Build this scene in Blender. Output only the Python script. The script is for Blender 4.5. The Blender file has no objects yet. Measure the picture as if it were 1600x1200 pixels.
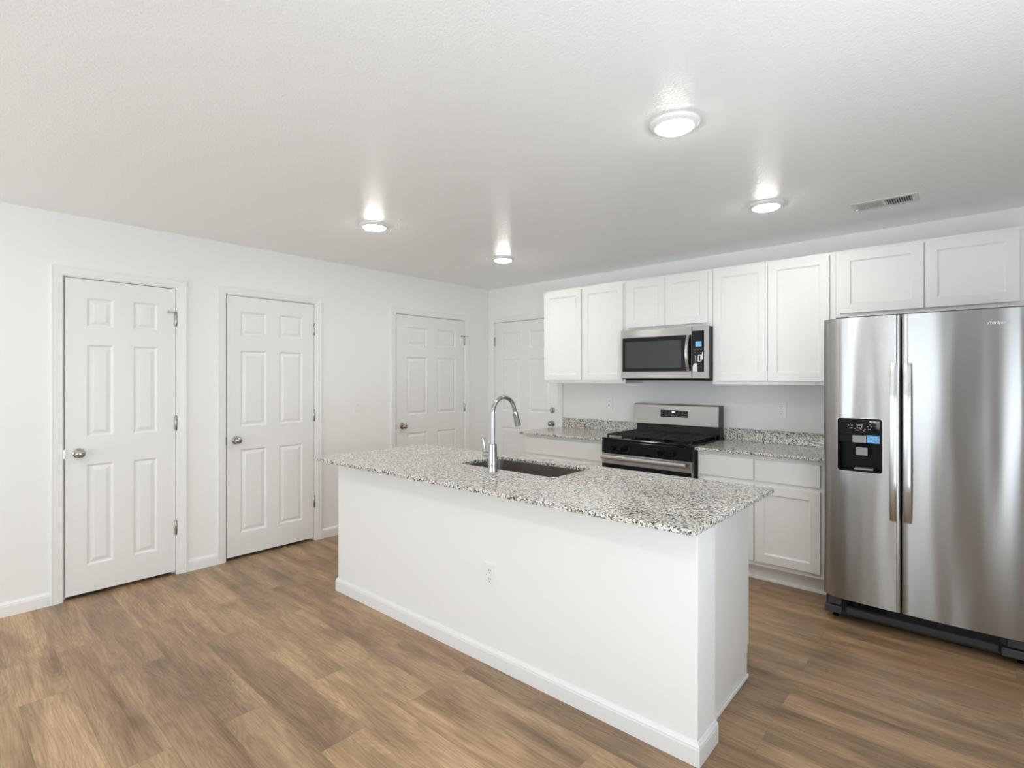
import bpy, bmesh, math, random
from mathutils import Vector, Matrix

# ------------------------------------------------------------------ camera, world, light, exposure
# x runs along the range wall (to the right), y towards it (range wall at y = 0), z up; door wall at x = 0
S = bpy.context.scene
COL = S.collection
cam_d = bpy.data.cameras.new('camera')
cam = bpy.data.objects.new('camera', cam_d)
COL.objects.link(cam)
cam.location = (4.2736, -4.4086, 1.40665)
cam.rotation_euler = (math.pi / 2, 0, 0.724373)
cam_d.sensor_width = 36.0
cam_d.lens = 813.385 / 1600 * 36.0
cam_d.shift_y = -9.36 / 1600
cam_d.clip_start = 0.02
S.camera = cam

W = bpy.data.worlds.new('world')
S.world = W
W.use_nodes = True
W.node_tree.nodes['Background'].inputs[0].default_value = (0.75, 0.86, 1.0, 1)
W.node_tree.nodes['Background'].inputs[1].default_value = 0.6

S.view_settings.view_transform = 'Standard'
S.view_settings.look = 'None'
S.view_settings.gamma = 1.0
S.view_settings.use_curve_mapping = False
S.view_settings.exposure = -0.02
S.cycles.use_denoising = True
S.cycles.max_bounces = 12
S.cycles.diffuse_bounces = 8
S.cycles.glossy_bounces = 6
S.cycles.sample_clamp_indirect = 6.0
S.cycles.caustics_reflective = False
S.cycles.caustics_refractive = False

LAMP_STRENGTH = 121.0
H = 2.44                      # ceiling height
YR = -7.4                     # rear wall (behind the camera)
XR = 5.3                      # right wall


def window_light(name, centre, width, height, heading, tilt, power, color):
    """daylight of one opening; heading 0 shines towards +y, 90 towards -x; tilt aims it up to brighten the ceiling"""
    d = bpy.data.lights.new(name, 'AREA')
    d.shape = 'RECTANGLE'
    d.size = width
    d.size_y = height
    d.energy = power
    d.color = color
    o = bpy.data.objects.new(name, d)
    COL.objects.link(o)
    o.location = centre
    o.rotation_euler = (math.radians(90 + tilt), 0, math.radians(heading))
    return o


# daylight through the patio door and window of the rear wall and a glazed door added to the right wall, all out of view
PATIO = (0.5, 2.4, 0.02, 2.05)
REARWIN = (3.1, 3.95, 0.55, 2.08)
ADDED_HALL = (4.10, 5.15, 0.0, 2.1)  # opening to an added dim hall, for darker steel reflections
ADDED_DOOR = (-4.6, -2.9, 0.02, 2.05)  # added opening, there to light the kitchen ceiling
DAY = (0.82, 0.92, 1.0)
window_light('patio_daylight', (1.45, YR - .06, 1.03), 1.78, 1.9, 0, 24, 52, DAY)
window_light('window_daylight', (3.525, YR - .06, 1.315), 0.75, 1.43, 0, 12, 27, DAY)
window_light('added_door_fill', (XR + .06, -3.75, 1.03), 1.58, 1.9, 90, 46, 64, DAY)  # fill light in the added door, lifts the ceiling

# sun through the same openings: it lands on the floor behind the camera and lifts the ceiling from below
sun_d = bpy.data.lights.new('sun', 'SUN')
sun_d.energy = 17.0
sun_d.angle = math.radians(1.0)
sun_d.color = (0.72, 0.88, 1.0)
sun = bpy.data.objects.new('sun', sun_d)
COL.objects.link(sun)
sun.location = (1.5, -12, 6)
sun.rotation_euler = (math.radians(48), 0, math.radians(-12))


# ------------------------------------------------------------------ materials
def new_mat(name):
    m = bpy.data.materials.new(name)
    m.use_nodes = True
    nt = m.node_tree
    b = nt.nodes['Principled BSDF']
    return m, nt, b


def N(nt, t, **kw):
    n = nt.nodes.new(t)
    for k, v in kw.items():
        setattr(n, k, v)
    return n


def simple(name, color, rough=0.5, metal=0.0, spec=0.5, coat=0.0):
    m, nt, b = new_mat(name)
    b.inputs['Base Color'].default_value = (*color, 1)
    b.inputs['Roughness'].default_value = rough
    b.inputs['Metallic'].default_value = metal
    b.inputs['Specular IOR Level'].default_value = spec
    b.inputs['Coat Weight'].default_value = coat
    return m


def bumped(name, color, rough, scale, strength, dist, spec=0.5, detail=2.0):
    m, nt, b = new_mat(name)
    b.inputs['Base Color'].default_value = (*color, 1)
    b.inputs['Roughness'].default_value = rough
    b.inputs['Specular IOR Level'].default_value = spec
    tc = N(nt, 'ShaderNodeTexCoord')
    no = N(nt, 'ShaderNodeTexNoise')
    no.inputs['Scale'].default_value = scale
    no.inputs['Detail'].default_value = detail
    bp = N(nt, 'ShaderNodeBump')
    bp.inputs['Strength'].default_value = strength
    bp.inputs['Distance'].default_value = dist
    nt.links.new(tc.outputs['Object'], no.inputs['Vector'])
    nt.links.new(no.outputs['Fac'], bp.inputs['Height'])
    nt.links.new(bp.outputs['Normal'], b.inputs['Normal'])
    return m


M = {}
M['wall'] = bumped('wall_paint', (0.86, 0.86, 0.85), 0.6, 160, 0.08, 0.002, 0.3)
M['ceiling'] = bumped('ceiling_paint', (0.90, 0.90, 0.895), 0.30, 115, 0.45, 0.004, 0.5)
M['trim'] = simple('trim_paint', (0.84, 0.84, 0.835), 0.35)
M['door'] = simple('door_paint', (0.82, 0.82, 0.81), 0.38)
M['cabinet'] = simple('cabinet_paint', (0.868, 0.868, 0.855), 0.38)
M['plastic_white'] = simple('white_plastic', (0.85, 0.85, 0.84), 0.3)
M['slot'] = simple('dark_slot', (0.03, 0.03, 0.03), 0.6)
M['chrome'] = simple('chrome', (0.52, 0.52, 0.53), 0.08, 1.0)
M['nickel'] = simple('satin_nickel', (0.42, 0.41, 0.39), 0.22, 1.0)
M['black_enamel'] = simple('black_enamel', (0.004, 0.004, 0.0045), 0.14, 0, 0.3)
M['black_glass'] = simple('black_glass', (0.005, 0.005, 0.006), 0.03, 0, 0.3)
M['black_plastic'] = simple('black_plastic', (0.003, 0.003, 0.0035), 0.4, 0, 0.15)
M['cast_iron'] = simple('cast_iron', (0.012, 0.0115, 0.010), 0.5, 0, 0.35)
M['grey_plastic'] = simple('grey_plastic', (0.06, 0.062, 0.07), 0.4)
M['mid_grey'] = simple('mid_grey_plastic', (0.30, 0.30, 0.31), 0.35)
M['paper'] = simple('white_paper', (0.82, 0.82, 0.82), 0.6)
M['blue_label'] = simple('blue_label', (0.10, 0.36, 0.75), 0.4)
M['ink'] = simple('grey_ink', (0.25, 0.25, 0.27), 0.5)
M['print'] = simple('light_print', (0.40, 0.41, 0.43), 0.4)
M['dark_side'] = simple('dark_painted_steel', (0.045, 0.044, 0.042), 0.35)
M['duct'] = simple('duct_dark', (0.015, 0.015, 0.015), 0.8)
M['vent'] = simple('vent_enamel', (0.72, 0.71, 0.69), 0.4)
M['seal'] = simple('rubber_gasket', (0.01, 0.01, 0.01), 0.7)


def emis(name, color, strength):
    m, nt, b = new_mat(name)
    b.inputs['Base Color'].default_value = (*color, 1)
    b.inputs['Emission Color'].default_value = (*color, 1)
    b.inputs['Emission Strength'].default_value = strength
    return m


M['lens'] = emis('lamp_lens', (1.0, 0.965, 0.905), LAMP_STRENGTH)
M['screen'] = emis('blue_display', (0.15, 0.38, 0.60), 0.45)
M['screen_white'] = emis('pale_display', (0.75, 0.85, 0.95), 0.8)


def steel(name, color, rough, aniso, wave=0.0):
    m, nt, b = new_mat(name)
    b.inputs['Metallic'].default_value = 1.0
    b.inputs['Roughness'].default_value = rough
    b.inputs['Anisotropic'].default_value = aniso
    tc = N(nt, 'ShaderNodeTexCoord')
    mp = N(nt, 'ShaderNodeMapping')
    mp.inputs['Scale'].default_value = (3, 3, 900)
    no = N(nt, 'ShaderNodeTexNoise')
    no.inputs['Scale'].default_value = 1.0
    no.inputs['Detail'].default_value = 3
    mx = N(nt, 'ShaderNodeMix', data_type='RGBA')
    mx.inputs[6].default_value = (color[0] * .93, color[1] * .93, color[2] * .93, 1)
    mx.inputs[7].default_value = (min(1, color[0] * 1.05), min(1, color[1] * 1.05), min(1, color[2] * 1.05), 1)
    nt.links.new(tc.outputs['Object'], mp.inputs['Vector'])
    nt.links.new(mp.outputs['Vector'], no.inputs['Vector'])
    nt.links.new(no.outputs['Fac'], mx.inputs[0])
    nt.links.new(mx.outputs[2], b.inputs['Base Color'])
    tg = N(nt, 'ShaderNodeTangent', direction_type='UV_MAP')
    tg.uv_map = 'UVMap'
    nt.links.new(tg.outputs['Tangent'], b.inputs['Tangent'])
    if wave:                                                   # sheet metal is never quite flat
        m3 = N(nt, 'ShaderNodeMapping')
        m3.inputs['Scale'].default_value = (6, 6, 0.7)
        n3 = N(nt, 'ShaderNodeTexNoise')
        n3.inputs['Scale'].default_value = 1.0
        n3.inputs['Detail'].default_value = 1
        bp = N(nt, 'ShaderNodeBump')
        bp.inputs['Strength'].default_value = 1.0
        bp.inputs['Distance'].default_value = wave
        nt.links.new(tc.outputs['Object'], m3.inputs['Vector'])
        nt.links.new(m3.outputs['Vector'], n3.inputs['Vector'])
        nt.links.new(n3.outputs['Fac'], bp.inputs['Height'])
        nt.links.new(bp.outputs['Normal'], b.inputs['Normal'])
    return m


M['steel'] = steel('brushed_steel', (0.51, 0.505, 0.495), 0.29, 0.86)
M['fridge_steel'] = steel('brushed_door_steel', (0.43, 0.427, 0.42), 0.26, 0.90, 0.006)
M['lettering'] = simple('raised_lettering', (0.80, 0.80, 0.80), 0.3)
M['steel_handle'] = steel('brushed_steel_bar', (0.62, 0.615, 0.61), 0.28, 0.6)
M['sink_steel'] = simple('sink_steel', (0.40, 0.37, 0.34), 0.33, 1.0)


def granite():
    m, nt, b = new_mat('granite')
    L = nt.links.new
    tc = N(nt, 'ShaderNodeTexCoord')
    ns = N(nt, 'ShaderNodeTexNoise')
    ns.inputs['Scale'].default_value = 90
    ns.inputs['Detail'].default_value = 2
    add = N(nt, 'ShaderNodeVectorMath', operation='MULTIPLY_ADD')
    add.inputs[1].default_value = (0.008, 0.008, 0.008)
    L(tc.outputs['Object'], ns.inputs['Vector'])
    L(ns.outputs['Color'], add.inputs[0])
    L(tc.outputs['Object'], add.inputs[2])
    vo = N(nt, 'ShaderNodeTexVoronoi')
    vo.inputs['Scale'].default_value = 165
    L(add.outputs[0], vo.inputs['Vector'])
    sep = N(nt, 'ShaderNodeSeparateColor')
    L(vo.outputs['Color'], sep.inputs[0])
    r = N(nt, 'ShaderNodeValToRGB')
    r.color_ramp.interpolation = 'CONSTANT'
    e = r.color_ramp.elements
    e[0].position, e[0].color = 0.0, (0.03, 0.03, 0.033, 1)
    e[1].position, e[1].color = 0.095, (0.16, 0.16, 0.163, 1)
    for p, c in ((0.215, (0.38, 0.375, 0.37, 1)), (0.37, (0.62, 0.60, 0.56, 1)), (0.54, (0.77, 0.755, 0.73, 1)), (0.76, (0.84, 0.83, 0.81, 1))):
        k = e.new(p)
        k.color = c
    L(sep.outputs[0], r.inputs[0])
    v2 = N(nt, 'ShaderNodeTexVoronoi')
    v2.inputs['Scale'].default_value = 330
    L(add.outputs[0], v2.inputs['Vector'])
    s2 = N(nt, 'ShaderNodeSeparateColor')
    L(v2.outputs['Color'], s2.inputs[0])
    r2 = N(nt, 'ShaderNodeValToRGB')
    r2.color_ramp.interpolation = 'CONSTANT'
    e = r2.color_ramp.elements
    e[0].position, e[0].color = 0.0, (0.25, 0.24, 0.24, 1)
    e[1].position, e[1].color = 0.12, (0.86, 0.86, 0.85, 1)
    k = e.new(0.5)
    k.color = (1, 1, 1, 1)
    L(s2.outputs[0], r2.inputs[0])
    mx = N(nt, 'ShaderNodeMix', data_type='RGBA', blend_type='MULTIPLY')
    mx.inputs[0].default_value = 0.9
    L(r.outputs[0], mx.inputs[6])
    L(r2.outputs[0], mx.inputs[7])
    lo = N(nt, 'ShaderNodeTexNoise')
    lo.inputs['Scale'].default_value = 5.0
    lo.inputs['Detail'].default_value = 2
    L(tc.outputs['Object'], lo.inputs['Vector'])
    lr = N(nt, 'ShaderNodeValToRGB')
    lr.color_ramp.elements[0].position = 0.40
    lr.color_ramp.elements[0].color = (1.0, 0.975, 0.915, 1)
    lr.color_ramp.elements[1].position = 0.62
    lr.color_ramp.elements[1].color = (1.0, 1.0, 0.995, 1)
    L(lo.outputs['Fac'], lr.inputs[0])
    m2 = N(nt, 'ShaderNodeMix', data_type='RGBA', blend_type='MULTIPLY')
    m2.inputs[0].default_value = 1.0
    L(mx.outputs[2], m2.inputs[6])
    L(lr.outputs[0], m2.inputs[7])
    L(m2.outputs[2], b.inputs['Base Color'])
    b.inputs['Roughness'].default_value = 0.09
    b.inputs['Specular IOR Level'].default_value = 0.5
    return m


M['granite'] = granite()


def floor_mat():
    m, nt, b = new_mat('vinyl_planks')
    L = nt.links.new
    tc = N(nt, 'ShaderNodeTexCoord')
    br = N(nt, 'ShaderNodeTexBrick')
    br.offset = 0.37
    br.offset_frequency = 2
    br.squash = 1.0
    br.inputs['Scale'].default_value = 1.0
    br.inputs['Brick Width'].default_value = 1.22
    br.inputs['Row Height'].default_value = 0.18
    br.inputs['Mortar Size'].default_value = 0.0007
    br.inputs['Mortar Smooth'].default_value = 0.3
    br.inputs['Bias'].default_value = 0.0
    br.inputs['Color1'].default_value = (0, 0, 0, 1)
    br.inputs['Color2'].default_value = (1, 1, 1, 1)
    br.inputs['Mortar'].default_value = (0.5, 0.5, 0.5, 1)
    L(tc.outputs['Object'], br.inputs['Vector'])
    rnd = N(nt, 'ShaderNodeSeparateColor')
    L(br.outputs['Color'], rnd.inputs[0])
    # every plank takes its own cut of the grain
    off = N(nt, 'ShaderNodeMath', operation='MULTIPLY')
    off.inputs[1].default_value = 37.0
    L(rnd.outputs[0], off.inputs[0])
    cmb = N(nt, 'ShaderNodeCombineXYZ')
    L(off.outputs[0], cmb.inputs[0])
    L(off.outputs[0], cmb.inputs[2])
    vadd = N(nt, 'ShaderNodeVectorMath', operation='ADD')
    L(tc.outputs['Object'], vadd.inputs[0])
    L(cmb.outputs[0], vadd.inputs[1])

    def noise(scale, sc, detail, rough=0.5, dist=0.0):
        mp = N(nt, 'ShaderNodeMapping')
        mp.inputs['Scale'].default_value = sc
        L(vadd.outputs[0], mp.inputs['Vector'])
        n = N(nt, 'ShaderNodeTexNoise')
        n.inputs['Scale'].default_value = scale
        n.inputs['Detail'].default_value = detail
        n.inputs['Roughness'].default_value = rough
        n.inputs['Distortion'].default_value = dist
        L(mp.outputs[0], n.inputs['Vector'])
        return n.outputs['Fac']

    broad = noise(1.0, (0.9, 7.0, 1), 4, 0.55, 0.8)        # wide light and dark bands
    rings = noise(1.0, (1.1, 6.0, 1), 1.2, 0.4, 0.25)      # cathedral figure
    patch = noise(1.0, (1.7, 5.0, 1), 2.5, 0.5, 0.5)       # smoky patches
    fine = noise(1.0, (7, 170, 1), 4, 0.65)                # fine pores

    def ramp(src, a, ca, z, cz):
        r = N(nt, 'ShaderNodeValToRGB')
        r.color_ramp.elements[0].position = a
        r.color_ramp.elements[0].color = (*ca, 1)
        r.color_ramp.elements[1].position = z
        r.color_ramp.elements[1].color = (*cz, 1)
        L(src, r.inputs[0])
        return r.outputs[0]

    m1 = N(nt, 'ShaderNodeMath', operation='MULTIPLY')
    m1.inputs[1].default_value = 190.0
    L(rings, m1.inputs[0])
    sn = N(nt, 'ShaderNodeMath', operation='SINE')
    L(m1.outputs[0], sn.inputs[0])
    s01 = N(nt, 'ShaderNodeMath', operation='MULTIPLY_ADD')
    s01.inputs[1].default_value = 0.5
    s01.inputs[2].default_value = 0.5
    L(sn.outputs[0], s01.inputs[0])
    base = ramp(broad, 0.30, (0.272, 0.172, 0.096), 0.68, (0.55, 0.375, 0.222))

    def mul(a, bb, fac):
        x = N(nt, 'ShaderNodeMix', data_type='RGBA', blend_type='MULTIPLY')
        x.inputs[0].default_value = fac
        L(a, x.inputs[6])
        L(bb, x.inputs[7])
        return x.outputs[2]

    c = mul(base, ramp(patch, 0.34, (0.62, 0.615, 0.61), 0.52, (1, 1, 1)), 0.8)
    c = mul(c, ramp(s01.outputs[0], 0.0, (0.74, 0.72, 0.70), 0.7, (1, 1, 1)), 0.42)
    c = mul(c, ramp(fine, 0.36, (0.66, 0.64, 0.62), 0.60, (1.05, 1.05, 1.05)), 0.75)
    c = mul(c, ramp(rnd.outputs[0], 0.0, (0.84, 0.85, 0.87), 1.0, (1.10, 1.08, 1.05)), 1.0)
    c = mul(c, ramp(br.outputs['Fac'], 0.0, (1, 1, 1), 1.0, (0.70, 0.68, 0.66)), 1.0)
    L(c, b.inputs['Base Color'])
    b.inputs['Roughness'].default_value = 0.36
    b.inputs['Specular IOR Level'].default_value = 0.4
    bp = N(nt, 'ShaderNodeBump')
    bp.inputs['Strength'].default_value = 0.06
    bp.inputs['Distance'].default_value = 0.002
    L(fine, bp.inputs['Height'])
    L(bp.outputs['Normal'], b.inputs['Normal'])
    return m


M['floor'] = floor_mat()


# ------------------------------------------------------------------ mesh helpers
class MB:
    """collects vertices and faces in world coordinates; build() links them as one mesh object"""

    def __init__(s):
        s.v = []
        s.f = []

    def add(s, verts, faces):
        o = len(s.v)
        s.v += [tuple(p) for p in verts]
        s.f += [tuple(i + o for i in f) for f in faces]
        return s

    def box(s, x0, x1, y0, y1, z0, z1):
        v = [(x, y, z) for x in (x0, x1) for y in (y0, y1) for z in (z0, z1)]
        f = [(0, 1, 3, 2), (4, 6, 7, 5), (0, 4, 5, 1), (2, 3, 7, 6), (0, 2, 6, 4), (1, 5, 7, 3)]
        return s.add(v, f)

    def prism(s, poly, fn, t0, t1):
        """poly: list of (a, b); fn(a, b, t) -> point; extruded from t0 to t1"""
        n = len(poly)
        v = [fn(a, b, t0) for a, b in poly] + [fn(a, b, t1) for a, b in poly]
        f = [tuple(range(n)), tuple(range(2 * n - 1, n - 1, -1))]
        f += [(i, n + i, n + (i + 1) % n, (i + 1) % n) for i in range(n)]
        return s.add(v, f)

    def lathe(s, c, axis, prof, seg=24):
        """prof: list of (radius, height along axis)"""
        ax = Vector(axis).normalized()
        t = Vector((1, 0, 0)) if abs(ax.x) < 0.9 else Vector((0, 1, 0))
        u = ax.cross(t).normalized()
        w = ax.cross(u)
        v, f = [], []
        for r, h in prof:
            for k in range(seg):
                a = 2 * math.pi * k / seg
                v.append(Vector(c) + ax * h + (u * math.cos(a) + w * math.sin(a)) * r)
        for i in range(len(prof) - 1):
            for k in range(seg):
                k2 = (k + 1) % seg
                f.append((i * seg + k, i * seg + k2, (i + 1) * seg + k2, (i + 1) * seg + k))
        f.append(tuple(range(seg - 1, -1, -1)))
        f.append(tuple((len(prof) - 1) * seg + k for k in range(seg)))
        return s.add(v, f)

    def tube(s, pts, r, seg=16):
        pts = [Vector(p) for p in pts]
        n = len(pts)
        rs = r if isinstance(r, (list, tuple)) else [r] * n
        tang = [(pts[min(i + 1, n - 1)] - pts[max(i - 1, 0)]).normalized() for i in range(n)]
        t0 = tang[0]
        ref = Vector((0, 0, 1)) if abs(t0.z) < 0.9 else Vector((1, 0, 0))
        u = t0.cross(ref).normalized()
        v, f = [], []
        for i in range(n):
            u = (u - tang[i] * u.dot(tang[i])).normalized()
            w = tang[i].cross(u)
            for k in range(seg):
                a = 2 * math.pi * k / seg
                v.append(pts[i] + (u * math.cos(a) + w * math.sin(a)) * rs[i])
        for i in range(n - 1):
            for k in range(seg):
                k2 = (k + 1) % seg
                f.append((i * seg + k, i * seg + k2, (i + 1) * seg + k2, (i + 1) * seg + k))
        f.append(tuple(range(seg - 1, -1, -1)))
        f.append(tuple((n - 1) * seg + k for k in range(seg)))
        return s.add(v, f)

    def sheet(s, rows):
        """grid of points, rows of equal length"""
        m = len(rows[0])
        v = [p for r in rows for p in r]
        f = [(i * m + j, i * m + j + 1, (i + 1) * m + j + 1, (i + 1) * m + j)
             for i in range(len(rows) - 1) for j in range(m - 1)]
        return s.add(v, f)


def root_of(o):
    while o.parent:
        o = o.parent
    return o


def obj(name, mb, mat, parent=None, origin=None, bevel=0.0, seg=2, smooth=False, uv=None, label=None):
    """links mb as one mesh object; parts share the origin of their thing"""
    if parent is not None:
        org = Vector(root_of(parent).location)
    else:
        org = Vector(origin) if origin is not None else Vector((0, 0, 0))
    me = bpy.data.meshes.new(name)
    bm = bmesh.new()
    vs = [bm.verts.new(Vector(p) - org) for p in mb.v]
    for f in mb.f:
        try:
            bm.faces.new([vs[i] for i in f])
        except ValueError:
            pass
    bmesh.ops.remove_doubles(bm, verts=bm.verts, dist=1e-5)
    bmesh.ops.recalc_face_normals(bm, faces=bm.faces)
    if uv:
        lay = bm.loops.layers.uv.new('UVMap')
        for f in bm.faces:
            for l in f.loops:
                p = l.vert.co
                nx, ny, nz = (abs(c) for c in f.normal)
                if uv == 'v':                                  # brushed vertically
                    l[lay].uv = (p.x + p.y, p.z)
                elif nz > 0.9:
                    l[lay].uv = (p.y, p.x)
                elif nx > 0.9:
                    l[lay].uv = (p.z, p.y)
                else:
                    l[lay].uv = (p.z, p.x)                     # brushed level: highlights spread up and down
    bm.to_mesh(me)
    bm.free()
    me.materials.append(mat)
    if smooth:
        for p in me.polygons:
            p.use_smooth = True
        me.set_sharp_from_angle(angle=math.radians(40))
    o = bpy.data.objects.new(name, me)
    COL.objects.link(o)
    if parent is not None:
        o.parent = parent
    else:
        o.location = org
    if bevel > 0:
        b = o.modifiers.new('edge', 'BEVEL')
        b.width = bevel
        b.segments = seg
        b.limit_method = 'ANGLE'
        b.angle_limit = math.radians(40)
        b.harden_normals = False
    if label:
        o['label'] = label
    return o


def thing(name, label, cat, loc, group=None):
    o = bpy.data.objects.new(name, None)
    COL.objects.link(o)
    o.location = loc
    o.empty_display_size = 0.1
    o['label'] = label
    o['category'] = cat
    if group:
        o['group'] = group
    return o


def tag(o, label, cat, group=None):
    o['label'] = label
    o['category'] = cat
    if group:
        o['group'] = group
    return o


def struct(o, label=None, cat=None):
    o['kind'] = 'structure'
    if label:
        o['label'] = label
        o['category'] = cat
    return o


def lettering(name, body, size, mat, parent, loc, rot, depth=0.0006):
    c = bpy.data.curves.new(name, 'FONT')
    c.body = body
    c.size = size
    c.extrude = depth
    c.align_x = 'CENTER'
    c.align_y = 'CENTER'
    t = bpy.data.objects.new(name, c)
    COL.objects.link(t)
    me = bpy.data.meshes.new_from_object(t)
    bpy.data.objects.remove(t)
    me.materials.clear()
    me.materials.append(mat)
    o = bpy.data.objects.new(name, me)
    COL.objects.link(o)
    o.parent = parent
    o.location = Vector(loc) - Vector(root_of(parent).location)
    o.rotation_euler = rot
    return o


# maps of a flat face: a along the wall, b up, d out of the wall
def on_left(a, b, d):
    return (d, a, b)


def on_back(a, b, d):
    return (a, -d, b)


def panel_slab(fn, a0, a1, b0, b1, d_face, thick, holes, rings):
    """a slab whose face carries sunk or raised panels; rings: [(inset, depth below the face), ...]"""
    mb = MB()
    A = sorted({a0, a1} | {h[0] for h in holes} | {h[1] for h in holes})
    B = sorted({b0, b1} | {h[2] for h in holes} | {h[3] for h in holes})
    for i in range(len(A) - 1):
        for j in range(len(B) - 1):
            ca, cb = (A[i] + A[i + 1]) / 2, (B[j] + B[j + 1]) / 2
            if any(h[0] < ca < h[1] and h[2] < cb < h[3] for h in holes):
                continue
            q = [(A[i], B[j]), (A[i + 1], B[j]), (A[i + 1], B[j + 1]), (A[i], B[j + 1])]
            mb.add([fn(a, b, d_face) for a, b in q], [(0, 1, 2, 3)])
    for h in holes:
        prev = [(h[0], h[2]), (h[1], h[2]), (h[1], h[3]), (h[0], h[3])]
        pd = 0.0
        for ins, dep in rings:
            cur = [(h[0] + ins, h[2] + ins), (h[1] - ins, h[2] + ins), (h[1] - ins, h[3] - ins), (h[0] + ins, h[3] - ins)]
            for k in range(4):
                k2 = (k + 1) % 4
                mb.add([fn(*prev[k], d_face - pd), fn(*prev[k2], d_face - pd), fn(*cur[k2], d_face - dep), fn(*cur[k], d_face - dep)], [(0, 1, 2, 3)])
            prev, pd = cur, dep
        mb.add([fn(a, b, d_face - pd) for a, b in prev], [(0, 1, 2, 3)])
    # edges (split like the face, so the shell closes) and back
    db = d_face - thick
    for i in range(len(A) - 1):
        for bb in (b0, b1):
            mb.add([fn(A[i], bb, d_face), fn(A[i + 1], bb, d_face), fn(A[i + 1], bb, db), fn(A[i], bb, db)], [(0, 1, 2, 3)])
    for j in range(len(B) - 1):
        for aa in (a0, a1):
            mb.add([fn(aa, B[j], d_face), fn(aa, B[j + 1], d_face), fn(aa, B[j + 1], db), fn(aa, B[j], db)], [(0, 1, 2, 3)])
    for i in range(len(A) - 1):
        for j in range(len(B) - 1):
            q = [(A[i], B[j]), (A[i + 1], B[j]), (A[i + 1], B[j + 1]), (A[i], B[j + 1])]
            mb.add([fn(a, b, db) for a, b in q], [(0, 1, 2, 3)])
    return mb


def wall_with_openings(mb, fn, a0, a1, b1, d0, d1, openings):
    """wall from a0 to a1, floor to b1, between depths d0 and d1; openings (a, a, b, b)"""
    A = sorted({a0, a1} | {o[0] for o in openings} | {o[1] for o in openings})
    B = sorted({0.0, b1} | {o[2] for o in openings} | {o[3] for o in openings})
    solid = {}
    for i in range(len(A) - 1):
        for j in range(len(B) - 1):
            ca, cb = (A[i] + A[i + 1]) / 2, (B[j] + B[j + 1]) / 2
            solid[i, j] = not any(o[0] < ca < o[1] and o[2] < cb < o[3] for o in openings)
    for (i, j), s in solid.items():
        if not s:
            continue
        q = [(A[i], B[j]), (A[i + 1], B[j]), (A[i + 1], B[j + 1]), (A[i], B[j + 1])]
        for d in (d0, d1):
            mb.add([fn(a, b, d) for a, b in q], [(0, 1, 2, 3)])
        for k, (di, dj) in enumerate(((0, -1), (1, 0), (0, 1), (-1, 0))):
            if not solid.get((i + di, j + dj), False):
                p, r = q[k], q[(k + 1) % 4]
                mb.add([fn(*p, d0), fn(*r, d0), fn(*r, d1), fn(*p, d1)], [(0, 1, 2, 3)])
    return mb


CASING = [(0.0, 0.0), (0.0, 0.010), (0.004, 0.012), (0.016, 0.0125), (0.020, 0.0145), (0.044, 0.0165), (0.050, 0.0185), (0.056, 0.0185), (0.058, 0.016), (0.058, 0.0)]


def casing(mb, fn, a0, a1, b1, b0=0.0):
    """mitred casing round three sides of an opening"""
    rows = []
    for off, t in CASING:
        rows.append([fn(a0 - off, b0, t), fn(a0 - off, b1 + off, t), fn(a1 + off, b1 + off, t), fn(a1 + off, b0, t)])
    rows.append(rows[0])
    mb.sheet(rows)
    for e in (0, 3):
        mb.add([r[e] for r in rows[:-1]], [tuple(range(len(rows) - 1))])
    return mb


BASEB = [(0.0, 0.0), (0.0, 0.012), (0.060, 0.012), (0.066, 0.0105), (0.070, 0.0105), (0.080, 0.005), (0.083, 0.004), (0.083, 0.0)]


def baseboard(mb, fn, a0, a1):
    """straight run: profile (height, thickness)"""
    n = len(BASEB)
    v = [fn(a, z, t) for a in (a0, a1) for z, t in BASEB]
    f = [tuple(range(n)), tuple(range(2 * n - 1, n - 1, -1))] + [(i, n + i, n + (i + 1) % n, (i + 1) % n) for i in range(n)]
    return mb.add(v, f)


# ------------------------------------------------------------------ room shell
DOORS_L = [  # hinged on the right in the photo; y from, y to
    ('door_1', -3.822, -3.214), ('door_2', -2.873, -2.170), ('door_3', -1.309, -0.391)]
DOOR_B = ('door_4', 0.108, 1.018)
DZ0, DZ1 = 0.025, 2.042
GAP = 0.0045

struct(obj('floor', MB().box(-1.1, XR + .12, YR - 3.2, 1.1, -0.06, 0.0), M['floor']))
struct(obj('ceiling', MB().box(-1.1, XR + .12, YR - 3.2, 1.1, H, H + 0.08), M['ceiling']))

ops = [(y0 - GAP, y1 + GAP, 0.0, DZ1 + GAP) for _, y0, y1 in DOORS_L]
mb = wall_with_openings(MB(), on_left, YR - .12, 0.12, H, 0.0, -0.12, ops)
mb.box(-1.1, -1.0, YR - .12, 1.1, 0.0, H)                        # far side of the closets
struct(obj('wall_left', mb, M['wall']))
mb = wall_with_openings(MB(), on_back, 0.0, XR + .12, H, 0.0, -0.12, [(DOOR_B[1] - GAP, DOOR_B[2] + GAP, 0.0, DZ1 + GAP)])
mb.box(-1.0, XR + .12, 1.0, 1.1, 0.0, H)
struct(obj('wall_back', mb, M['wall']))
mb = wall_with_openings(MB(), lambda a, b, d: (XR - d, a, b), YR - .12, 0.0, H, 0.0, -0.12, [ADDED_DOOR])
struct(obj('wall_right', mb, M['wall']))
mb = wall_with_openings(MB(), lambda a, b, d: (a, YR - d, b), 0.0, XR, H, 0.0, 0.12, [PATIO, REARWIN, ADDED_HALL])
struct(obj('wall_rear', mb, M['wall']))
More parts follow.
